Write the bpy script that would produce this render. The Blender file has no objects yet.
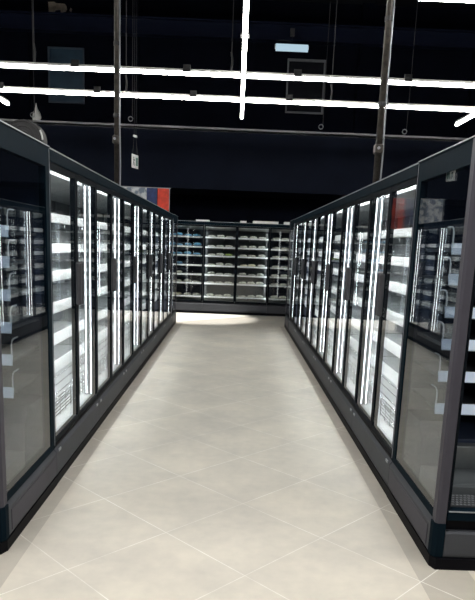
import bpy, bmesh, math, random
from mathutils import Vector, Matrix
random.seed(7)
PI = math.pi
SC = bpy.context.scene
COL = SC.collection

# ------------------------------------------------------------------ materials
def nt(name):
    m = bpy.data.materials.new(name); m.use_nodes = True
    m.node_tree.nodes.clear()
    return m, m.node_tree.nodes, m.node_tree.links

def pbr(name, col, rough=0.5, metal=0.0, var=0.12, scale=9.0, spec=0.5, bump=0.0):
    """Principled surface whose colour drifts a little with a noise texture."""
    m, N, L = nt(name)
    out = N.new('ShaderNodeOutputMaterial'); b = N.new('ShaderNodeBsdfPrincipled')
    tc = N.new('ShaderNodeTexCoord'); nz = N.new('ShaderNodeTexNoise'); rp = N.new('ShaderNodeValToRGB')
    nz.inputs['Scale'].default_value = scale; nz.inputs['Detail'].default_value = 4
    L.new(tc.outputs['Object'], nz.inputs['Vector']); L.new(nz.outputs['Fac'], rp.inputs['Fac'])
    a, c = rp.color_ramp.elements
    a.position, c.position = 0.3, 0.7
    a.color = tuple(max(0, v*(1-var)) for v in col)+(1,); c.color = tuple(min(1, v*(1+var)) for v in col)+(1,)
    L.new(rp.outputs['Color'], b.inputs['Base Color'])
    b.inputs['Roughness'].default_value = rough; b.inputs['Metallic'].default_value = metal
    b.inputs['Specular IOR Level'].default_value = spec
    if bump:
        bp = N.new('ShaderNodeBump'); bp.inputs['Strength'].default_value = bump
        L.new(nz.outputs['Fac'], bp.inputs['Height']); L.new(bp.outputs['Normal'], b.inputs['Normal'])
    L.new(b.outputs['BSDF'], out.inputs['Surface'])
    return m

def emit(name, col, s):
    m, N, L = nt(name)
    out = N.new('ShaderNodeOutputMaterial'); e = N.new('ShaderNodeEmission')
    e.inputs['Color'].default_value = col+(1,); e.inputs['Strength'].default_value = s
    L.new(e.outputs['Emission'], out.inputs['Surface'])
    return m

def glass(name, tint=(1, 1, 1), r0=0.05, graze=0.62):
    """Thin architectural pane: straight-through transmission plus a mirror reflection that grows towards grazing."""
    m, N, L = nt(name)
    out = N.new('ShaderNodeOutputMaterial'); mix = N.new('ShaderNodeMixShader')
    tr = N.new('ShaderNodeBsdfTransparent'); gl = N.new('ShaderNodeBsdfGlossy')
    tr.inputs['Color'].default_value = tint+(1,); gl.inputs['Roughness'].default_value = 0.0
    gl.inputs['Color'].default_value = (1, 1, 1, 1)
    g = N.new('ShaderNodeNewGeometry'); d = N.new('ShaderNodeVectorMath'); d.operation = 'DOT_PRODUCT'
    L.new(g.outputs['Incoming'], d.inputs[0]); L.new(g.outputs['Normal'], d.inputs[1])
    def mth(op, a, b=None):
        n = N.new('ShaderNodeMath'); n.operation = op
        for i, v in enumerate((a, b)):
            if v is None: continue
            if isinstance(v, (int, float)): n.inputs[i].default_value = v
            else: L.new(v, n.inputs[i])
        return n.outputs[0]
    c = mth('ABSOLUTE', d.outputs['Value']); q = mth('POWER', mth('SUBTRACT', 1.0, c), 5.0)
    f = mth('ADD', mth('MULTIPLY', q, graze-r0), r0)
    L.new(f, mix.inputs['Fac']); L.new(tr.outputs[0], mix.inputs[1]); L.new(gl.outputs[0], mix.inputs[2])
    L.new(mix.outputs[0], out.inputs['Surface'])
    return m

def floor_material():
    m, N, L = nt('floor_tiles')
    out = N.new('ShaderNodeOutputMaterial'); b = N.new('ShaderNodeBsdfPrincipled')
    tc = N.new('ShaderNodeTexCoord'); sp = N.new('ShaderNodeSeparateXYZ')
    L.new(tc.outputs['Object'], sp.inputs[0])
    def mth(op, *a):
        n = N.new('ShaderNodeMath'); n.operation = op
        for i, v in enumerate(a):
            if isinstance(v, (int, float)): n.inputs[i].default_value = v
            else: L.new(v, n.inputs[i])
        return n.outputs[0]
    T = 0.602
    def line(u, off):
        v = mth('FRACT', mth('DIVIDE', mth('SUBTRACT', u, off), T))
        e = mth('MINIMUM', v, mth('SUBTRACT', 1.0, v))
        return mth('LESS_THAN', e, 0.0024/T), mth('FLOOR', mth('DIVIDE', mth('SUBTRACT', u, off), T))
    k = 0.70710678
    u = mth('MULTIPLY', mth('ADD', sp.outputs['X'], sp.outputs['Y']), k)
    w = mth('MULTIPLY', mth('SUBTRACT', sp.outputs['Y'], sp.outputs['X']), k)
    lu, cu = line(u, 0.195); lw, cw = line(w, 0.05)
    grout = mth('MAXIMUM', lu, lw)
    # one tone per tile
    cmb = N.new('ShaderNodeCombineXYZ'); L.new(cu, cmb.inputs[0]); L.new(cw, cmb.inputs[1])
    wn = N.new('ShaderNodeTexWhiteNoise'); wn.noise_dimensions = '2D'; L.new(cmb.outputs[0], wn.inputs['Vector'])
    n1 = N.new('ShaderNodeTexNoise'); n1.inputs['Scale'].default_value = 1.6; n1.inputs['Detail'].default_value = 6
    n1.inputs['Roughness'].default_value = 0.62
    n2 = N.new('ShaderNodeTexNoise'); n2.inputs['Scale'].default_value = 14; n2.inputs['Detail'].default_value = 5
    L.new(tc.outputs['Object'], n1.inputs['Vector']); L.new(tc.outputs['Object'], n2.inputs['Vector'])
    mixv = mth('ADD', mth('MULTIPLY', n1.outputs['Fac'], 0.75), mth('ADD', mth('MULTIPLY', n2.outputs['Fac'], 0.2), mth('MULTIPLY', wn.outputs['Value'], 0.05)))
    rp = N.new('ShaderNodeValToRGB'); L.new(mixv, rp.inputs['Fac'])
    e = rp.color_ramp.elements
    e[0].position = 0.33; e[0].color = (0.49, 0.465, 0.418, 1)
    e[1].position = 0.66; e[1].color = (0.67, 0.624, 0.54, 1)
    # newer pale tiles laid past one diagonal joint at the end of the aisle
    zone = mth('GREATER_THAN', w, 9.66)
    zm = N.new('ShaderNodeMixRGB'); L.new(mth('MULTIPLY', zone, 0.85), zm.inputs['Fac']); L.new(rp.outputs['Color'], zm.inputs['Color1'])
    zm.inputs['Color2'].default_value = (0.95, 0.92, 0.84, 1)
    # darker band along the plinths
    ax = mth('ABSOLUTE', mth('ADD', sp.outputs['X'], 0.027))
    edge_band = mth('MULTIPLY', mth('GREATER_THAN', ax, 0.975), mth('MULTIPLY', mth('LESS_THAN', ax, 1.25), mth('LESS_THAN', sp.outputs['Y'], 12.4)))
    dm = N.new('ShaderNodeMixRGB'); L.new(mth('MULTIPLY', edge_band, 0.42), dm.inputs['Fac']); L.new(zm.outputs['Color'], dm.inputs['Color1'])
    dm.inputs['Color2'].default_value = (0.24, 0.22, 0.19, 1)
    mr = N.new('ShaderNodeMapRange'); L.new(n1.outputs['Fac'], mr.inputs['Value'])
    mr.inputs['From Min'].default_value = 0.40; mr.inputs['From Max'].default_value = 0.60
    mr.inputs['To Min'].default_value = 0.25; mr.inputs['To Max'].default_value = 0.85
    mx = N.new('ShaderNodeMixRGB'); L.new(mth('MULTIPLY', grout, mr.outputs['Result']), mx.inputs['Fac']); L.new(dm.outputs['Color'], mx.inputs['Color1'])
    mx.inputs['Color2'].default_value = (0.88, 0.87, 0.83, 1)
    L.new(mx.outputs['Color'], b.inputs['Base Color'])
    rr = N.new('ShaderNodeMapRange'); L.new(n1.outputs['Fac'], rr.inputs['Value'])
    rr.inputs['To Min'].default_value = 0.42; rr.inputs['To Max'].default_value = 0.56
    L.new(rr.outputs['Result'], b.inputs['Roughness'])
    b.inputs['Specular IOR Level'].default_value = 0.22
    L.new(b.outputs['BSDF'], out.inputs['Surface'])
    return m

def sign_material():
    """Mottled pale print of the hanging banner's white field."""
    m, N, L = nt('banner_print')
    out = N.new('ShaderNodeOutputMaterial'); b = N.new('ShaderNodeBsdfPrincipled')
    tc = N.new('ShaderNodeTexCoord'); v = N.new('ShaderNodeTexNoise'); rp = N.new('ShaderNodeValToRGB')
    v.inputs['Scale'].default_value = 7; v.inputs['Detail'].default_value = 3
    L.new(tc.outputs['Object'], v.inputs['Vector']); L.new(v.outputs['Fac'], rp.inputs['Fac'])
    e = rp.color_ramp.elements
    e[0].position = 0.42; e[0].color = (0.22, 0.27, 0.36, 1); e[1].position = 0.56; e[1].color = (0.72, 0.75, 0.78, 1)
    L.new(rp.outputs['Color'], b.inputs['Base Color']); b.inputs['Roughness'].default_value = 0.6
    L.new(b.outputs['BSDF'], out.inputs['Surface'])
    return m

M = dict(
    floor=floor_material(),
    navy=pbr('navy_wall_paint', (0.0022, 0.0034, 0.0085), 0.8, var=0.25, scale=1.2, spec=0.06),
    soffit=pbr('bulkhead_paint', (0.0080, 0.0108, 0.0205), 0.75, var=0.2, scale=1.0, spec=0.06),
    black=pbr('black_ceiling_paint', (0.004, 0.005, 0.009), 0.8, spec=0.2, scale=2),
    beam=pbr('dark_blue_steel', (0.0035, 0.006, 0.018), 0.6, spec=0.12, scale=2),
    header=pbr('teal_navy_coated_steel', (0.0045, 0.0105, 0.0165), 0.55, spec=0.015, scale=2),
    frame=pbr('black_anodised_aluminium', (0.006, 0.008, 0.011), 0.5, spec=0.02),
    trimline=pbr('brushed_light_edge', (0.30, 0.32, 0.35), 0.4, metal=0.4),
    bumper=pbr('graphite_bumper', (0.056, 0.060, 0.070), 0.55, scale=3, var=0.08, spec=0.2),
    post=pbr('grey_violet_post', (0.055, 0.053, 0.068), 0.5, scale=3, var=0.06, spec=0.2),
    kick=pbr('black_kick_plastic', (0.005, 0.005, 0.007), 0.5, scale=5, spec=0.05),
    handle=pbr('soft_black_grip', (0.03, 0.03, 0.035), 0.5, scale=30),
    inner=pbr('pale_grey_liner', (0.50, 0.52, 0.53), 0.45, scale=3, var=0.08),
    innerdark=pbr('dark_liner', (0.014, 0.024, 0.055), 0.5, scale=3),
    innermid=pbr('mid_grey_liner', (0.12, 0.132, 0.138), 0.4, scale=3),
    shelf=pbr('grey_coated_shelf', (0.10, 0.11, 0.115), 0.35, var=0.05),
    shelfdark=pbr('dark_coated_shelf', (0.05, 0.055, 0.065), 0.45, var=0.1),
    rail=pbr('white_price_rail', (0.86, 0.88, 0.90), 0.3, var=0.03),
    bluerail=pbr('bluish_price_rail', (0.68, 0.79, 1.0), 0.25, var=0.05),
    clear=glass('clear_divider_plastic', (0.85, 0.88, 0.95), 0.12),
    acrylic=pbr('frosted_acrylic', (0.62, 0.66, 0.72), 0.2, var=0.05),
    wire=pbr('chromed_wire', (0.72, 0.74, 0.76), 0.25, metal=0.7),
    steel=pbr('stainless_deck', (0.16, 0.175, 0.185), 0.35, metal=0.6, scale=4),
    grille=pbr('black_perforated_grille', (0.03, 0.032, 0.036), 0.5),
    holes=pbr('grille_holes', (0.17, 0.18, 0.19), 0.5),
    glass=glass('door_glass', (0.97, 0.985, 0.98), 0.055),
    sideglass=glass('side_glass', (0.80, 0.84, 0.87), 0.085, 1.0),
    led=emit('case_led', (0.93, 0.97, 1.0), 13.0),
    ledend=emit('end_fridge_led', (0.93, 0.97, 1.0), 2.2),
    fillshelf=emit('shelf_fill_glow', (0.94, 0.98, 1.0), 120.0),  # for the added glow hidden under the shelves
    ledtop=emit('canopy_led', (0.95, 0.98, 1.0), 24.0),
    ledback=emit('end_wall_led', (0.90, 0.98, 1.0), 19.0),
    tube=emit('ceiling_led', (1.0, 0.98, 0.93), 40.0),
    tubewhite=pbr('white_light_housing', (0.8, 0.8, 0.8), 0.5),
    bracket=pbr('dark_light_bracket', (0.03, 0.03, 0.032), 0.5),
    cable=pbr('grey_steel_cable', (0.03, 0.03, 0.034), 0.6),
    pole=pbr('brown_painted_conduit', (0.045, 0.038, 0.032), 0.5, scale=25, var=0.5),
    railtrim=pbr('pale_cable_tray', (0.33, 0.34, 0.37), 0.5, scale=3),
    hatch=pbr('teal_hatch_sheet', (0.030, 0.060, 0.095), 0.35, scale=2, var=0.3),
    frameblue=pbr('blue_grey_frame', (0.05, 0.07, 0.10), 0.5),
    hatchframe=pbr('grey_hatch_frame', (0.12, 0.13, 0.145), 0.5),
    patch=pbr('torn_beige_board', (0.42, 0.36, 0.30), 0.85, scale=14, var=0.25),
    whiteplastic=pbr('white_sign_plastic', (0.75, 0.76, 0.77), 0.45),
    emerg=emit('emergency_lamp_diffuser', (0.62, 0.86, 1.0), 0.72),
    dark=pbr('dark_mark', (0.02, 0.025, 0.03), 0.6),
    green=pbr('sign_green', (0.10, 0.19, 0.165), 0.5),
    red=pbr('banner_red', (0.80, 0.06, 0.025), 0.55, var=0.2),
    blue=pbr('banner_blue', (0.02, 0.045, 0.17), 0.55, var=0.3),
    print=sign_material(),
    bagwhite=pbr('white_food_film', (0.68, 0.69, 0.64), 0.4, var=0.3, scale=22),
    bagcream=pbr('cream_food_film', (0.80, 0.76, 0.58), 0.4, var=0.15, scale=22),
    bagblue=pbr('blue_food_film', (0.16, 0.42, 0.68), 0.35, var=0.45, scale=18),
    baggreen=pbr('green_food_film', (0.30, 0.42, 0.10), 0.4, var=0.4, scale=18),
    carton=pbr('white_carton', (0.78, 0.78, 0.77), 0.6, var=0.06),
    roll=pbr('grey_insulation', (0.022, 0.022, 0.024), 0.7, scale=18, var=0.35, bump=0.3),
    rolledge=pbr('pale_roll_edge', (0.5, 0.5, 0.5), 0.7),
)

# ------------------------------------------------------------------ mesh helpers
class MB:
    def __init__(s, fx=None):
        s.v, s.f, s.fx = [], [], fx
    def add(s, vs, fs):
        o = len(s.v)
        s.v += [tuple(p) for p in vs]; s.f += [tuple(o+i for i in f) for f in fs]
        return s
    def box(s, x0, x1, y0, y1, z0, z1):
        vs = [(x, y, z) for x in (x0, x1) for y in (y0, y1) for z in (z0, z1)]
        return s.add(vs, [(0, 1, 3, 2), (4, 6, 7, 5), (0, 4, 5, 1), (2, 3, 7, 6), (0, 2, 6, 4), (1, 5, 7, 3)])
    def prism_y(s, prof, y0, y1):                     # profile of (x, z) swept along y
        n = len(prof)
        vs = [(x, y0, z) for x, z in prof]+[(x, y1, z) for x, z in prof]
        return s.add(vs, [tuple(range(n)), tuple(range(2*n-1, n-1, -1))]+[(i, n+i, n+(i+1) % n, (i+1) % n) for i in range(n)])
    def prism_x(s, prof, x0, x1):                     # profile of (y, z) swept along x
        n = len(prof)
        vs = [(x0, y, z) for y, z in prof]+[(x1, y, z) for y, z in prof]
        return s.add(vs, [tuple(range(n)), tuple(range(2*n-1, n-1, -1))]+[(i, n+i, n+(i+1) % n, (i+1) % n) for i in range(n)])
    def prism_z(s, prof, z0, z1):
        n = len(prof)
        vs = [(x, y, z0) for x, y in prof]+[(x, y, z1) for x, y in prof]
        return s.add(vs, [tuple(range(n)), tuple(range(2*n-1, n-1, -1))]+[(i, n+i, n+(i+1) % n, (i+1) % n) for i in range(n)])
    def tube(s, pts, r, n=8):
        pts = [Vector(p) for p in pts]; rings = []
        for i, p in enumerate(pts):
            d = (pts[min(i+1, len(pts)-1)]-pts[max(i-1, 0)]).normalized()
            a = d.cross(Vector((0, 0, 1)) if abs(d.z) < 0.9 else Vector((1, 0, 0))).normalized(); b = d.cross(a)
            rr = r[i] if isinstance(r, (list, tuple)) else r
            rings.append([p+(a*math.cos(2*PI*k/n)+b*math.sin(2*PI*k/n))*rr for k in range(n)])
        vs = [q for ring in rings for q in ring]
        fs = [(i*n+k, i*n+(k+1) % n, (i+1)*n+(k+1) % n, (i+1)*n+k) for i in range(len(pts)-1) for k in range(n)]
        fs += [tuple(range(n)), tuple(range((len(pts)-1)*n, len(pts)*n))]
        return s.add(vs, fs)
    def build(s, name, mat, parent=None, bevel=0.0, smooth=False):
        me = bpy.data.meshes.new(name)
        vs = [s.fx(p) for p in s.v] if s.fx else s.v
        me.from_pydata(vs, [], s.f)
        bm = bmesh.new(); bm.from_mesh(me); bmesh.ops.recalc_face_normals(bm, faces=bm.faces[:]); bm.to_mesh(me); bm.free()
        me.materials.append(mat)
        if smooth:
            for p in me.polygons: p.use_smooth = True
        o = bpy.data.objects.new(name, me); COL.objects.link(o)
        if parent: o.parent = parent
        if bevel:
            b = o.modifiers.new('bevel', 'BEVEL'); b.width = bevel; b.segments = 2; b.limit_method = 'ANGLE'
        return o

def thing(name, label, cat, loc=(0, 0, 0), rz=0.0, group=None):
    o = bpy.data.objects.new(name, None); COL.objects.link(o)
    o.location = loc; o.rotation_euler = (0, 0, rz)
    return tag(o, label, cat, group)
def tag(o, label, cat, group=None):
    o['label'] = label; o['category'] = cat
    if group: o['group'] = group
    return o
def struct(o):
    o['kind'] = 'structure'; return o
def dup(root, loc, rz, label, group=None):
    r = root.copy(); COL.objects.link(r); r.location = loc; r.rotation_euler = (0, 0, rz); r['label'] = label
    if group: r['group'] = group
    for ch in list(root.children):
        c = ch.copy(); COL.objects.link(c); c.parent = r
        for g in list(ch.children):
            d = g.copy(); COL.objects.link(d); d.parent = c
    return r

# ------------------------------------------------------------------ dimensions (metres; camera eye 1.55 m)
XL, XR, H = -1.097, 1.043, 2.068
Y0, Y1, W = 2.87, 3.78, 1.29            # end case front, first two-door unit, unit width
LEVELS = (1.70, 1.50, 1.315, 1.10, 0.885, 0.69)
ORD = ['first', 'second', 'third', 'fourth', 'fifth', 'sixth']

# ------------------------------------------------------------------ the room
RX, RYN, RYF, RZ = 11.0, -6.0, 17.6, 7.8
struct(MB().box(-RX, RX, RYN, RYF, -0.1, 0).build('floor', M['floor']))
struct(MB().box(-RX, RX, RYN, RYF, RZ, RZ+0.1).build('ceiling', M['black']))
wb = MB().box(-RX, RX, RYF, RYF+0.15, 0, RZ)
for x in (-9, -5.75, -2.9, 0.15, 3.2, 6.2, 9.0):                     # shallow pilasters of the far wall
    wb.box(x-0.16, x+0.16, RYF-0.12, RYF, 0, RZ)
struct(wb.build('wall_back', M['navy']))
struct(MB().box(-RX-0.15, -RX, RYN, RYF, 0, RZ).build('wall_left', M['navy']))
struct(MB().box(RX, RX+0.15, RYN, RYF, 0, RZ).build('wall_right', M['navy']))
struct(MB().box(-RX, RX, RYN-0.15, RYN, 0, RZ).build('wall_front', M['navy']))
bk = MB().box(-RX, RX, 15.6, RYF-0.12, 2.87, 4.2)
bk.box(-RX, RX, 15.585, 15.6, 2.87, 2.93)
struct(bk.build('wall_bulkhead', M['soffit']))
struct(MB().box(-RX, RX, 15.50, 15.66, 4.2, 4.235).box(-RX, RX, 15.50, 15.52, 4.2, 4.275).build('trim_1', M['railtrim']))
def ibeam(y, z0, z1, w):
    t = 0.035
    return MB().box(-RX, RX, y-w, y+w, z0, z0+t).box(-RX, RX, y-w, y+w, z1-t, z1).box(-RX, RX, y-0.02, y+0.02, z0, z1)
for k, (y, z0, z1, w) in enumerate([(16.0, 6.36, 6.74, 0.13), (11.0, 6.7, 7.1, 0.13), (6.0, 6.7, 7.1, 0.13)]):
    struct(ibeam(y, z0, z1, w).build('beam_%d' % (k+1), M['beam']))
for k, (z, r) in enumerate([(5.85, 0.035), (7.05, 0.05)]):
    p = MB().tube([(-RX, 17.3, z), (RX, 17.3, z)], r, 10).build('ceiling_pipe', M['beam'], smooth=True)
    tag(p, ['thin dark pipe running along the far wall behind the strip lights',
            'thicker dark pipe running along the far wall above the steel beam'][k], 'pipe')

# two framed openings high on the far wall
t = thing('wall_hatch', 'framed blue grey panel high on the dark wall, left of the thin brown pole', 'wall panel', (-4.60, RYF-0.13, 0))
MB().box(-0.45, 0.45, -0.02, 0.0, 5.10, 6.42).build('panel_sheet', M['hatch'], t)
MB().box(-0.47, 0.47, -0.045, -0.0, 6.39, 6.43).box(-0.47, 0.47, -0.045, 0, 5.07, 5.11).box(-0.47, -0.43, -0.045, 0, 5.11, 6.39).box(0.43, 0.47, -0.045, 0, 5.11, 6.39).build('frame', M['frameblue'], t)
t = thing('wall_frame', 'empty grey rectangular frame on the dark wall below the small emergency lamp', 'frame', (1.67, RYF-0.13, 0))
MB().box(-0.5, 0.5, -0.05, 0.0, 6.33, 6.39).box(-0.5, -0.46, -0.05, 0, 5.10, 6.33).box(0.455, 0.5, -0.05, 0, 5.10, 6.33).box(-0.5, 0.5, -0.05, 0, 5.06, 5.10).build('frame_bars', M['hatchframe'], t)
MB().box(-0.46, 0.455, -0.012, 0.0, 5.10, 6.33).build('backing', M['black'], t)

pt = [(-0.24, 0.13), (-0.23, -0.14), (-0.10, -0.13), (-0.06, -0.05), (0.07, -0.04), (0.08, -0.10), (0.20, -0.08), (0.24, -0.02), (0.22, 0.06), (0.19, 0.10), (-0.05, 0.11), (-0.08, 0.14)]
o = MB().prism_y(pt, -0.03, 0.0).build('board_remnant', M['patch']); o.location = (-4.83, RYF-0.001, 7.40)
tag(o, 'torn beige board remnant stuck high on the dark wall', 'board')
o = MB().prism_y([(0.0, 0.05), (0.04, 0.02), (0.02, -0.05), (-0.03, -0.03)], -0.03, 0).build('board_scrap', M['patch']); o.location = (-4.50, RYF-0.001, 7.37)
tag(o, 'tiny torn scrap beside the larger beige board remnant', 'board')

# emergency lamp
t = thing('emergency_lamp', 'small bluish white emergency lamp mounted above the empty wall frame', 'lamp', (1.14, 15.80, 6.165))
MB().box(-0.40, 0.40, -0.02, 0.06, -0.03, 0.075).build('housing', M['tubewhite'], t, bevel=0.02)
MB().prism_x([(-0.02, -0.085), (-0.08, -0.06), (-0.09, 0.0), (-0.08, 0.05), (-0.02, 0.08)], -0.38, 0.38).build('diffuser', M['emerg'], t)
MB().tube([(-0.33, 0.0, 0.09), (-0.36, 0, 0.14), (-0.2, 0, 0.165), (0.0, 0, 0.14), (0.0, 0, 0.30)], 0.008, 6).build('cable', M['cable'], t)
MB().box(-0.05, 0.05, -0.03, 0.075, 0.26, 0.42).build('bracket', M['cable'], t)

# ------------------------------------------------------------------ linear ceiling lights
def linear_light(a, b, label, cables, z=None):
    """Continuous LED line from a to b: housing, diffuser, joint brackets and hanging cables."""
    a, b = Vector(a), Vector(b); ln = (b-a).length
    ang = math.atan2(b.y-a.y, b.x-a.x)
    t = thing('linear_ceiling_light', label, 'ceiling light', tuple(a), ang, 'continuous LED lines under the ceiling')
    MB().box(0, ln, -0.022, 0.022, 0.0302, 0.062).build('housing', M['tubewhite'], t)
    MB().prism_x([(-0.020, 0.03), (-0.024, 0.0), (-0.016, -0.012), (0.016, -0.012), (0.024, 0.0), (0.020, 0.03)], 0, ln).build('diffuser', M['tube'], t)
    k = 0.75
    while k < ln:
        MB().prism_x([(-0.05, 0.02), (0.05, 0.02), (0.02, 0.085), (0.012, 0.12), (-0.012, 0.12), (-0.02, 0.085)], k-0.05, k+0.05).build('bracket', M['bracket'], t)
        k += 1.5
    for c in cables:
        MB().tube([(c, 0, 0.07), (c, 0, RZ-a.z)], 0.007, 6).build('cable', M['cable'], t)
        MB().tube([(c, 0, 0.07), (c+0.012, 0, 0.20), (c-0.006, 0, 0.30)], 0.016, 6).build('cable_clip', M['cable'], t)
    return t
linear_light((-9, 8.98, 3.80), (9, 9.05, 3.80), 'long white LED line crossing the aisle, nearer of the middle pair', (2.2, 6.2, 8.85, 12.3, 16.0))
linear_light((-9, 10.32, 3.78), (9, 10.39, 3.78), 'long white LED line crossing the aisle, farther of the middle pair', (3.7, 7.2, 10.4, 13.2))
linear_light((1.55, 6.08, 3.78), (9, 6.11, 3.78), 'short-looking white LED line at the top edge, beyond the right pole', (0.3, 4.2))
linear_light((0.0, -4, 3.74), (0.02, 11.45, 3.74), 'white LED line running lengthways above the middle of the aisle', (3, 8, 13))
linear_light((-3.93, -4, 3.74), (-3.93, 11.15, 3.74), 'white LED line running lengthways above the cabinets left of the aisle', (3, 8, 13))
linear_light((3.72, -4, 3.74), (3.72, 11.3, 3.74), 'white LED line running lengthways above the cabinets right of the aisle', (3, 8, 13))

# free cables ending in hooks in front of the bulkhead
for x, y, z, lab in [(-4.66, 14.9, 4.23, 'thin hanging wire with ring hook beside the pale crumpled bag'),
                     (-2.45, 14.9, 4.23, 'thin hanging wire with ring hook just right of the left pole'),
                     (1.87, 14.9, 4.23, 'thin hanging wire with ring hook under the empty wall frame'),
                     (3.78, 14.9, 4.20, 'thin hanging wire with clip hook right of the right pole')]:
    t = thing('hanging_wire', lab, 'wire', (x, y, z), 0, 'wires hanging before the bulkhead')
    MB().tube([(0, 0, 0.09), (0, 0, RZ-z)], 0.008, 6).build('wire', M['cable'], t)
    MB().tube([(0.05*math.cos(q)-0.04, 0, 0.05*math.sin(q)+0.05) for q in [2*PI*i/12 for i in range(13)]], 0.011, 6).build('ring', M['railtrim'], t)
bg = MB()
ring = []
prof = [(0.0, 0.13), (0.08, 0.17), (0.20, 0.13), (0.30, 0.06), (0.38, 0.03), (0.46, 0.012)]
n = 10
for z, r in prof:
    ring.append([(r*math.cos(2*PI*k/n)*(1+0.18*math.sin(3*k+9*z)), r*math.sin(2*PI*k/n), z) for k in range(n)])
bg.add([p for r_ in ring for p in r_], [(i*n+k, i*n+(k+1) % n, (i+1)*n+(k+1) % n, (i+1)*n+k) for i in range(len(prof)-1) for k in range(n)]+[tuple(range(n)), tuple(range((len(prof)-1)*n, len(prof)*n))])
o = bg.build('crumpled_bag', M['rolledge'], smooth=True); o.location = (-4.82, 15.56, 4.27); o.scale = (0.62, 0.4, 0.85)
tag(o, 'pale crumpled bag sitting on the bulkhead ledge near a hook', 'bag')

# ------------------------------------------------------------------ conduit poles on the cabinets
def pole(x, y, r, zj, label, rz):
    t = thing('conduit_pole', label, 'pole', (x, y, H), rz, 'service poles rising from the cabinets')
    MB().tube([(0, 0, 0), (0, 0, RZ-H)], r, 12).build('pipe', M['pole'], t, smooth=True)
    MB().tube([(0, 0, 0), (0, 0, 0.012)], r*2.2, 16).build('foot_flange', M['pole'], t)
    MB().tube([(r+0.012, 0, 0.0), (r+0.018, 0, 0.35), (r+0.008, 0, 0.9), (r+0.012, 0, RZ-H)], 0.009, 6).build('cable', M['trimline'], t)
    MB().box(-r-0.012, r+0.008, -r-0.025, r+0.01, zj-H-0.045, zj-H+0.045).build('junction_box', M['pole'], t, bevel=0.015)
    MB().tube([(-0.01, -r-0.03, zj-H+0.005), (-0.01, -r-0.045, zj-H+0.005)], 0.014, 10).build('screw', M['trimline'], t)
    for z in (0.85, 1.6, 2.4):
        MB().tube([(0, 0, z), (0, 0, z+0.04)], r+0.007, 12).build('clamp', M['cable'], t)
pole(-1.40, 7.43, 0.026, 2.68, 'thin brown service pole rising from the cabinets left of the aisle', 0)
pole(1.35, 6.34, 0.030, 2.525, 'thin brown service pole rising from the cabinets right of the aisle', 0)

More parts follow.
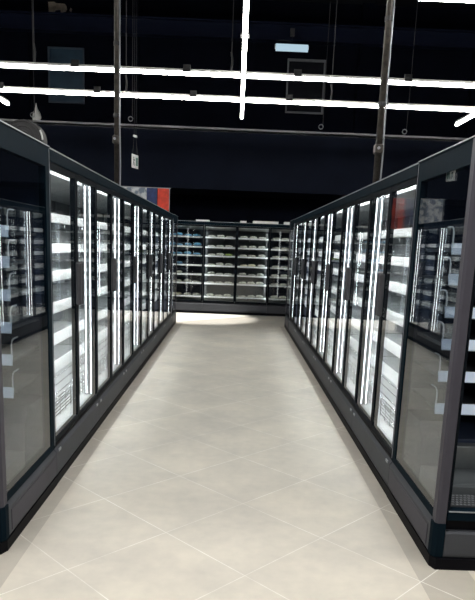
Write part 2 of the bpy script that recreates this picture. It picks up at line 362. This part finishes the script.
# ------------------------------------------------------------------ two-door freezer unit (front face x = 0 facing +x, width along y)
def make_unit(name, label, cat, w, levels, handles=True, led='led', rh=1.0, strips=(-1, 1), back='innermid', shelfm='shelf', railm='rail', group=None, baskets=True):
    t = thing(name, label, cat, (0, 0, 0), 0, group)
    h = w/2
    MB().box(-0.88, 0.004, -h, h, 0, 0.055).build('kick_plate', M['kick'], t)
    MB().prism_y([(-0.92, 0.06), (0.0, 0.06), (0.004, 0.075), (0.004, 0.215), (-0.012, 0.237), (-0.05, 0.245), (-0.92, 0.245)], -h+0.002, h-0.002).build('base', M['bumper'], t)
    MB().box(-0.05, -0.006, -h+0.002, h-0.002, 0.2451, 0.262).build('base_seal', M['kick'], t)
    MB().box(-0.95, -0.88, -h, h, 0.2, 2.05).build('back_panel', M[back], t)
    MB().box(-0.88, -0.06, -h, h, 0.2455, 0.285).build('bottom_deck', M['inner'], t)
    MB().box(-0.95, -0.06, -h, h, 2.05, 2.066).build('top_panel', M['header'], t)
    hd = MB().box(-0.06, -0.002, -h+0.001, h-0.001, 1.995, 2.062).build('header', M['header'], t, bevel=0.003)
    MB().box(-0.06, 0.0, -h, h, 2.0625, 2.069).build('edge_trim', M['trimline'], hd)
    MB().prism_y([(-0.12, 1.985), (-0.12, 1.965), (-0.36, 1.90), (-0.62, 1.90), (-0.62, 2.03), (-0.12, 2.03)], -h+0.01, h-0.01).build('canopy', M['inner'], t)
    if baskets:
        MB().prism_y([(-0.060, 1.985), (-0.060, 1.975), (-0.078, 1.970), (-0.084, 1.975), (-0.084, 1.985)], -h+0.03, h-0.03).build('canopy_light', M['ledtop'], t)
    # doors
    for s in (-1, 1):
        a, b = (0.004, h-0.004) if s > 0 else (-h+0.004, -0.004)
        st, rl = 0.028, 0.032
        d = MB().box(-0.045, -0.010, a, a+st, 0.265, 1.99).box(-0.045, -0.010, b-st, b, 0.265, 1.99).box(-0.045, -0.010, a+st, b-st, 0.265, 0.265+rl).box(-0.045, -0.010, a+st, b-st, 1.99-rl, 1.99).build('door', M['frame'], t)
        MB().box(-0.038, -0.016, a+st, b-st, 0.265+rl, 1.99-rl).build('glass', M['glass'], d)
        if handles:
            yc = a+0.026 if s > 0 else b-0.026
            MB().box(-0.010, 0.028, yc-0.017, yc+0.017, 1.10, 1.40).build('handle', M['handle'], d, bevel=0.012)
    # lit mullion strips
    for s in strips:
        ya, yb = sorted((s*(h-0.022), s*h))
        MB().box(-0.11, -0.047, ya, yb, 0.29, 1.985).build('mullion', M['innermid'], t)
        for x0, x1 in ((-0.0585, -0.0560), (-0.0965, -0.0940)):
            ya, yb = sorted((s*(h-0.028), s*(h-0.0222)))
            MB().box(x0, x1, ya, yb, 0.30, 1.965).build('light_strip', M[led], t)
    if not handles:
        MB().box(-0.062, -0.047, -0.02, 0.02, 0.29, 1.985).build('centre_mullion', M['frame'], t)
    else:
        for s in (-1, 1):
            ya, yb = sorted((s*(h-0.05), s*(h-0.10)))
            MB().box(0.0, 0.0065, ya, yb, 0.205, 0.222).build('release_clip', M['trimline'], t)
    # shelves
    for z in levels:
        sh = MB().box(-0.66, -0.145, -h+0.015, h-0.015, z-0.012, z+0.010)
        for k in (-0.31, 0.31):
            sh.prism_x([(0, 0)]*0 or [(k-0.01+0, z-0.012), (k+0.01, z-0.012), (k+0.01, z-0.06), (k-0.01, z-0.06)], -0.86, -0.35)
        s_ = sh.build('shelf', M[shelfm], t)
        MB().prism_y([(-0.146, z+0.012), (-0.142, z+0.020), (-0.142+0.038*rh, z+0.020-0.062*rh), (-0.146, z+0.016-0.060*rh)], -h+0.015, h-0.015).build('price_rail', M[railm], s_)
        if baskets:
            MB().box(-0.156, -0.151, -h+0.03, h-0.03, z-0.046, z-0.0125).build('added_glow_fin', M['frame'], s_)  # added fin, keeps the shelf glow off the aisle floor
            MB().box(-0.172, -0.158, -h+0.04, h-0.04, z-0.019, z-0.0125).build('shelf_fill', M['fillshelf'], s_)  # added hidden glow, brightens the price rail below
    for y in (-h+0.03, 0, h-0.03):
        MB().box(-0.88, -0.86, y-0.015, y+0.015, 0.3, 1.98).build('shelf_upright', M['wire'], t)
    if baskets:
        g = MB()
        for z in (0.30, 0.325, 0.35, 0.375, 0.40, 0.425):
            g.tube([(-0.15, -h+0.02, z), (-0.15, h-0.02, z)], 0.0045, 5)
        for k in range(9):
            y = -h+0.04+k*(w-0.08)/8
            g.tube([(-0.145, y, 0.286), (-0.145, y, 0.43)], 0.0035, 5)
        for k in range(7):
            x = -0.24-k*0.09
            g.tube([(x, -h+0.02, 0.30), (x, h-0.02, 0.30)], 0.004, 5)
        g.build('wire_basket', M['wire'], t)
    return t

SKEW = 0.006
def lx(y): return XL-SKEW*(y-Y1)
proto = None
for side in ('left', 'right'):
    for k in range(6):
        yc = Y1+W*(k+0.5)
        lab = 'two-door glass freezer in the %s row, %s unit behind the open end fridge' % (side, ORD[k])
        if k == 5: lab = 'two-door glass freezer in the %s row, last unit before the far end' % side
        loc, rz = ((lx(yc), yc, 0), SKEW) if side == 'left' else ((XR, yc, 0), PI)
        grp = 'two-door freezers along the %s side' % side
        if proto is None:
            proto = make_unit('freezer_cabinet', lab, 'freezer', W, LEVELS, group=grp, back='innermid')
            proto.location = loc; proto.rotation_euler = (0, 0, rz)
        else:
            dup(proto, loc, rz, lab, grp)

# ------------------------------------------------------------------ open end fridges (aisle face x = 0, front y = 0, body towards -x and +y)
def make_end(label, loc, sx, sy, rz=0.0, lit=False):
    fx = lambda p: (p[0]*sx, p[1]*sy, p[2])
    B = lambda: MB(fx)
    D, E = 0.902, 1.90
    t = thing('end_fridge', label, 'fridge', loc, rz, 'open fridges at the row ends')
    B().prism_z([(0.006, 0.02), (-0.014, -0.022), (-E, -0.022), (-E, D), (0.006, D)], 0.0, 0.058).build('kick_plate', M['kick'], t)
    b = B().prism_y([(-0.3, 0.062), (0.0, 0.062), (0.006, 0.078), (0.006, 0.215), (-0.012, 0.237), (-0.05, 0.245), (-0.3, 0.245)], 0.05, D-0.003)
    bs = b.build('base', M['bumper'], t)
    B().box(0.0055, 0.0095, 0.085, D-0.02, 0.085, 0.195).build('bumper_strip', M['post'], bs)
    B().prism_z([(0.006, 0.05), (0.004, 0.012), (-0.012, -0.008), (-0.05, -0.012), (-0.05, 0.05)], 0.062, 0.24).build('corner_cap', M['header'], t)
    B().prism_x([(-0.012, 0.07), (-0.014, 0.085), (-0.014, 0.190), (-0.008, 0.200), (0.05, 0.200), (0.05, 0.062), (-0.008, 0.062)], -E, -0.052).build('front_bumper', M['bumper'], t)
    B().box(-E, -0.052, 0.02, 0.05, 0.2002, 0.258).build('toe_gap', M['kick'], t)
    fs = B().box(-E, -0.055, -0.008, 0.04, 0.258, 0.312).build('front_sill', M['header'], t, bevel=0.004)
    B().box(-E, -0.058, -0.012, -0.0085, 0.304, 0.310).build('sill_line', M['trimline'], fs)
    # grille deck with rows of holes, then a lit deck lip and riser
    gr = B().box(-E, -0.06, 0.04, 0.20, 0.290, 0.316).build('air_grille', M['grille'], t)
    g = B()
    for r_ in range(5):
        for k in range(88):
            x, y = -0.075-k*0.0205-(r_ % 2)*0.010, 0.056+r_*0.029
            g.box(x-0.012, x, y, y+0.014, 0.3161, 0.3175)
    g.build('grille_holes', M['holes'], gr)
    B().prism_x([(0.20, 0.262), (0.20, 0.355), (0.225, 0.362), (0.50, 0.362), (0.50, 0.262)], -E, -0.06).build('bottom_deck', M['steel'], t)
    B().prism_x([(0.50, 0.262), (0.52, 0.52), (0.60, 0.60), (0.86, 0.60), (0.86, 0.262)], -E, -0.06).build('riser', M['innerdark'], t)
    for x in (-0.32, -0.85, -1.4):
        B().box(x-0.09, x+0.09, 0.46, 0.56, 0.345, 0.50).build('duct_cover', M['steel'], t, bevel=0.01)
    B().box(-E, -0.03, 0.86, D, 0.25, 2.05).build('back_panel', M['innerdark'], t)
    B().box(-E, -E+0.03, 0.03, 0.86, 0.25, 2.05).build('far_side_panel', M['innerdark'], t)
    # aisle-side panel: frame with a big pane
    sp = B().box(-0.045, -0.004, 0.05, D-0.002, 0.2455, 0.285).box(-0.045, -0.004, D-0.075, D-0.002, 0.285, 1.955).box(-0.045, -0.004, 0.05, D-0.002, 1.955, 2.062).build('side_panel', M['header'], t)
    B().box(-0.030, -0.008, 0.05, D-0.075, 0.285, 1.955).build('glass', M['sideglass'], sp)
    B().box(-0.012, -0.0035, D-0.004, D+0.002, 0.262, 2.062).build('edge_line', M['trimline'], sp)
    B().prism_z([(0.0, 0.049), (0.0, 0.004), (-0.012, -0.008), (-0.048, -0.008), (-0.052, 0.0), (-0.052, 0.049)], 0.241, 2.062).build('corner_post', M['post'], t)
    B().box(-0.066, -0.053, 0.0, 0.03, 0.286, 1.99).build('post_seal', M['frame'], t)
    B().box(-E, -0.055, -0.004, 0.30, 1.96, 2.062).build('canopy', M['header'], t)
    tp = B().box(-E, -0.0, 0.0, D, 2.0625, 2.068).build('top_panel', M['header'], t)
    B().box(-0.008, 0.001, 0.0, D, 2.0682, 2.074).build('edge_trim', M['trimline'], tp)
    for z in (1.585, 1.43, 1.26, 1.09, 0.918, 0.74):
        s_ = B().box(-E+0.03, -0.075, 0.375, 0.855, z-0.022, z-0.004).build('shelf', M['shelfdark'], t)
        B().prism_x([(0.375, z+0.02), (0.368, z+0.024), (0.350, z-0.03), (0.362, z-0.036)], -E+0.05, -0.062).build('price_rail', M['bluerail'], s_)
        for x in (-0.066, -0.36, -0.72, -1.08):
            arc = [(x, 0.366, z+0.02), (x, 0.366, z+0.075), (x, 0.378, z+0.098), (x, 0.40, z+0.105), (x, 0.46, z+0.105)]
            B().tube(arc, 0.0045, 6).build('divider', M['acrylic'], s_)
    if lit:
        B().box(-0.10, -0.066, 0.012, 0.045, 0.30, 1.955).build('light_strip', M['ledend'], t)
    return t
make_end('open-front end fridge with glass side, at the near end of the left row', (XL, Y0, 0), 1, 1)
make_end('open-front end fridge with glass side, at the near end of the right row', (XR, Y0, 0), -1, 1)
YE = Y1+6*W+0.915
make_end('end fridge with glass side, at the far end of the left row', (lx(YE), YE, 0), 1, -1, SKEW, True)
make_end('end fridge with glass side, at the far end of the right row', (XR, YE, 0), -1, -1, 0.0, True)

# ------------------------------------------------------------------ wall of fridges across the end of the aisle
YB, WB = 14.30, 1.49
BL = (1.72, 1.50, 1.305, 1.085, 0.875, 0.678, 0.375)
def back_unit(x, lab, strips, back):
    u = make_unit('wall_fridge', lab, 'fridge', WB, BL, handles=False, led='ledback', rh=0.55, strips=strips, back=back, group='fridges across the end of the aisle', baskets=False)
    u.location = (x, YB, 0); u.rotation_euler = (0, 0, -PI/2)
    return u
back_unit(0.02-WB, 'end-wall glass fridge with blue packs, partly behind the left row', (), 'innerdark')
back_unit(0.02, 'end-wall glass fridge with two grey-lined doors, centred on the aisle', (-1, 1), 'innermid')
back_unit(0.02+WB, 'end-wall glass fridge with dark liner, partly behind the right row', (), 'innerdark')

def bag_mesh(name, mat, w, d, hgt, seed):
    """A filled pillow pack: pinched ends, bulging middle."""
    rnd = random.Random(seed); nx, ny = 8, 5; vs, fs = [], []
    for side in (1, -1):
        for i in range(nx+1):
            for j in range(ny+1):
                u, v = i/nx*2-1, j/ny*2-1
                bul = (1-abs(u)**2.6)*(1-abs(v)**2.6)
                z = side*hgt/2*(bul**0.6)*(1+0.18*rnd.uniform(-1, 1) if side > 0 else 1)
                vs.append((u*w/2*(1-0.06*v*v), v*d/2*(1-0.08*u*u), z+hgt/2 if side > 0 else max(0.0, z*0.9+hgt/2)))
    k = (nx+1)*(ny+1)
    for s in range(2):
        for i in range(nx):
            for j in range(ny):
                a = s*k+i*(ny+1)+j; fs.append((a, a+1, a+ny+2, a+ny+1))
    o = MB().add(vs, fs).build(name, mat, smooth=True)
    bm = bmesh.new(); bm.from_mesh(o.data); bmesh.ops.remove_doubles(bm, verts=bm.verts[:], dist=0.0004)
    bmesh.ops.recalc_face_normals(bm, faces=bm.faces[:]); bm.to_mesh(o.data); bm.free()
    return o
RN = ['top', 'second', 'third', 'fourth', 'fifth', 'sixth', 'bottom']
CN = ['first', 'second', 'third', 'fourth']
PN = ['left', 'middle', 'right']
bagproto = {}
cx = [0.02-1.5*WB/2, 0.02-WB/4, 0.02+WB/4, 0.02+1.5*WB/2]
for c in range(4):
    for r_ in range(7):
        for p in range(3):
            if c == 0 and r_ in (3, 4) and p != 0: continue          # nearly bare blue-lit shelves
            if c == 3 and p == 2: continue                           # behind the row end
            kind = 'bagwhite'; word = 'white'
            if c == 0 and r_ < 4: kind, word = 'bagblue', 'blue'
            if c == 1 and r_ == 2 and p == 2: kind, word = 'baggreen', 'green'
            if c == 2 and r_ == 3 and p < 2: kind, word = 'bagcream', 'cream'
            if c == 0 and r_ == 6 and p == 0: kind, word = 'bagcream', 'cream'
            key = (kind, p)
            lab = '%s food pack on the %s shelf behind the %s end-wall door, %s of the row' % (word, RN[r_], CN[c], PN[p])
            if key not in bagproto:
                o = bag_mesh('food_pack', M[kind], 0.185, 0.16, 0.05, p*7+len(kind)); bagproto[key] = o
            else:
                o = bagproto[key].copy(); COL.objects.link(o)
            o.location = (cx[c]+(p-1)*0.205+random.uniform(-0.012, 0.012), YB+0.245+random.uniform(-0.01, 0.02), BL[r_]+0.0105)
            o.scale = (1, 1, random.uniform(0.75, 1.35)*(1.35 if kind in ('bagblue', 'baggreen') else 1))
            o.rotation_euler = (0, 0, random.uniform(-0.08, 0.08))
            tag(o, lab, 'food pack', 'food packs in the end-wall fridges')
for x0, x1, d, hz, lab in [(0.08, 0.22, 0.25, 0.045, 'small white carton lying on the end-wall fridge, centre of the top'),
                           (0.37, 0.94, 0.35, 0.055, 'long white carton lying on top of the end-wall fridge'),
                           (1.08, 1.20, 0.22, 0.06, 'small white carton on the end-wall fridge beside the right row'),
                           (-0.92, -0.62, 0.3, 0.035, 'flat white carton on the end-wall fridge above the blue packs')]:
    t = thing('carton', lab, 'carton', ((x0+x1)/2, YB+0.22, 2.0692), 0, 'cartons on top of the end-wall fridges')
    w = (x1-x0)/2
    MB().box(-w, w, -d/2, d/2, 0, hz).build('body', M['carton'], t, bevel=0.004)
    MB().box(-w*0.96, w*0.96, -0.03, 0.03, hz, hz+0.0015).build('tape', M['whiteplastic'], t)

# ------------------------------------------------------------------ hanging exit plate, banner, roll on the cabinets
t = thing('hanging_sign', 'small white pictogram plate hanging on two cords over the left row', 'sign', (-2.0, 12.5, 3.07), math.radians(75))
MB().box(-0.14, 0.14, -0.008, 0.008, -0.125, 0.125).build('plate', M['whiteplastic'], t, bevel=0.003)
for sgn in (-1, 1):                                                   # same marks on both faces
    y0, y1 = (0.0081, 0.0105) if sgn > 0 else (-0.0105, -0.0081)
    q = MB()
    q.box(0.015, 0.115, y0, y1, -0.075, 0.075)
    q.build('door_mark', M['green'], t)
    q = MB()                                                          # walking figure
    q.prism_y([(-0.075+0.016*math.cos(a), 0.062+0.016*math.sin(a)) for a in [2*PI*i/10 for i in range(10)]], y0, y1)
    q.prism_y([(-0.095, 0.04), (-0.06, 0.042), (-0.058, -0.012), (-0.085, -0.012)], y0, y1)
    q.prism_y([(-0.085, -0.012), (-0.066, -0.012), (-0.098, -0.085), (-0.115, -0.08)], y0, y1)
    q.prism_y([(-0.075, -0.012), (-0.058, -0.012), (-0.030, -0.045), (-0.035, -0.085), (-0.05, -0.085), (-0.048, -0.045)], y0, y1)
    q.prism_y([(-0.06, 0.042), (-0.062, 0.028), (-0.032, 0.008), (-0.026, 0.02)], y0, y1)
    q.build('figure_mark', M['dark'], t)
for x in (-0.11, 0.11):
    MB().tube([(x, 0, 0.12), (x*0.4, 0, 0.45), (x*0.4, 0, RZ-3.07)], 0.004, 6).build('cord', M['cable'], t)
MB().box(-0.06, 0.06, -0.02, 0.02, 0.44, 0.48).build('hook', M['whiteplastic'], t, bevel=0.006)

t = thing('wall_banner', 'white, blue and red banner hanging under the dark bulkhead behind the left row', 'banner', (-1.66, 15.62, 2.0))
MB().box(-1.25, -0.55, -0.012, 0.012, 0.0, 0.85).build('pale_panel', M['print'], t)
MB().box(-0.548, -0.30, -0.012, 0.012, 0.0, 0.85).build('blue_panel', M['blue'], t)
MB().box(-0.285, 0.0, -0.012, 0.012, 0.0, 0.85).build('red_panel', M['red'], t)
MB().box(-1.27, 0.03, -0.018, 0.018, 0.85, 0.868).build('top_rail', M['trimline'], t)
MB().box(-0.005, 0.012, -0.016, 0.016, 0.0, 0.85).build('edge_strip', M['trimline'], t)

t = thing('insulation_roll', 'dark grey round roll lying on top of the left row near its front', 'roll', (-1.47, 4.44, 2.067), -PI/2)
R0 = 0.135
MB().tube([(-0.10, 0, R0), (-0.02, 0, R0), (0.0, 0, R0)], [R0, R0, R0*0.97], 32).build('body', M['roll'], t, smooth=False)
q = MB(); sp_ = []
for i in range(90):
    a = i/89*2*PI*3.5; r = R0*(0.16+0.80*i/89)
    sp_.append((0.004, r*math.cos(a), R0+r*math.sin(a)))
q.tube(sp_, 0.003, 5).build('coil_edge', M['bracket'], t)
MB().tube([(0.001, 0.132*math.cos(a), R0+0.132*math.sin(a)) for a in [math.radians(2+3*i) for i in range(10)]], 0.006, 6).build('torn_edge', M['rolledge'], t)

# ------------------------------------------------------------------ light, world, camera
ld = bpy.data.lights.new('floor_fill_spot', 'SPOT'); lo = bpy.data.objects.new('floor_fill_spot', ld); COL.objects.link(lo)  # added unseen spot, brightens the pale floor at the aisle end
lo.location = (-0.75, 13.45, RZ-0.25); ld.energy = 3500; ld.shadow_soft_size = 0.05; ld.spot_size = math.radians(21); ld.spot_blend = 0.5
ld.color = (1.0, 0.97, 0.92)
for k, (y, e) in enumerate([(2.4, 120), (0.4, 95)]):            # added unseen fill lights, brighten the near floor and end fridges
    ad = bpy.data.lights.new('near_fill', 'AREA'); ao = bpy.data.objects.new('near_fill', ad); COL.objects.link(ao)
    ad.shape = 'RECTANGLE'; ad.size = 7.0; ad.size_y = 0.08; ad.energy = e; ad.color = (1.0, 0.98, 0.93)
    ao.location = (0, y, 3.76)
wd = bpy.data.worlds.new('shop_ambient'); SC.world = wd; wd.use_nodes = True
wd.node_tree.nodes['Background'].inputs['Color'].default_value = (0.7, 0.8, 1.0, 1)
wd.node_tree.nodes['Background'].inputs['Strength'].default_value = 0.02

f, CY = 620.0, 371.543
pit, rol, yaw = 0.199312, 0.0396479, 0.0105183
F = Vector((math.sin(yaw)*math.cos(pit), math.cos(yaw)*math.cos(pit), -math.sin(pit)))
R = Vector((math.cos(yaw), -math.sin(yaw), 0)); U = R.cross(F)
R2 = R*math.cos(rol)+U*math.sin(rol); U2 = U*math.cos(rol)-R*math.sin(rol)
cd = bpy.data.cameras.new('camera'); cam = bpy.data.objects.new('camera', cd); COL.objects.link(cam)
cd.sensor_fit = 'HORIZONTAL'; cd.sensor_width = 36; cd.lens = f/475*36
cd.shift_y = (CY-300)/475; cd.clip_start = 0.05; cd.clip_end = 100
m = Matrix.Identity(4)
for i in range(3):
    m[i][0], m[i][1], m[i][2] = R2[i], U2[i], -F[i]
m[0][3], m[1][3], m[2][3] = 0, 0, 1.55
cam.matrix_world = m
SC.camera = cam

SC.view_settings.view_transform = 'Standard'; SC.view_settings.look = 'None'
SC.view_settings.gamma = 1.0; SC.view_settings.use_curve_mapping = False
SC.view_settings.exposure = 0.0
c = SC.cycles
c.max_bounces = 14; c.glossy_bounces = 8; c.diffuse_bounces = 3; c.transmission_bounces = 8; c.transparent_max_bounces = 48
c.use_denoising = True; c.sample_clamp_indirect = 8.0
c.caustics_reflective = False; c.caustics_refractive = False
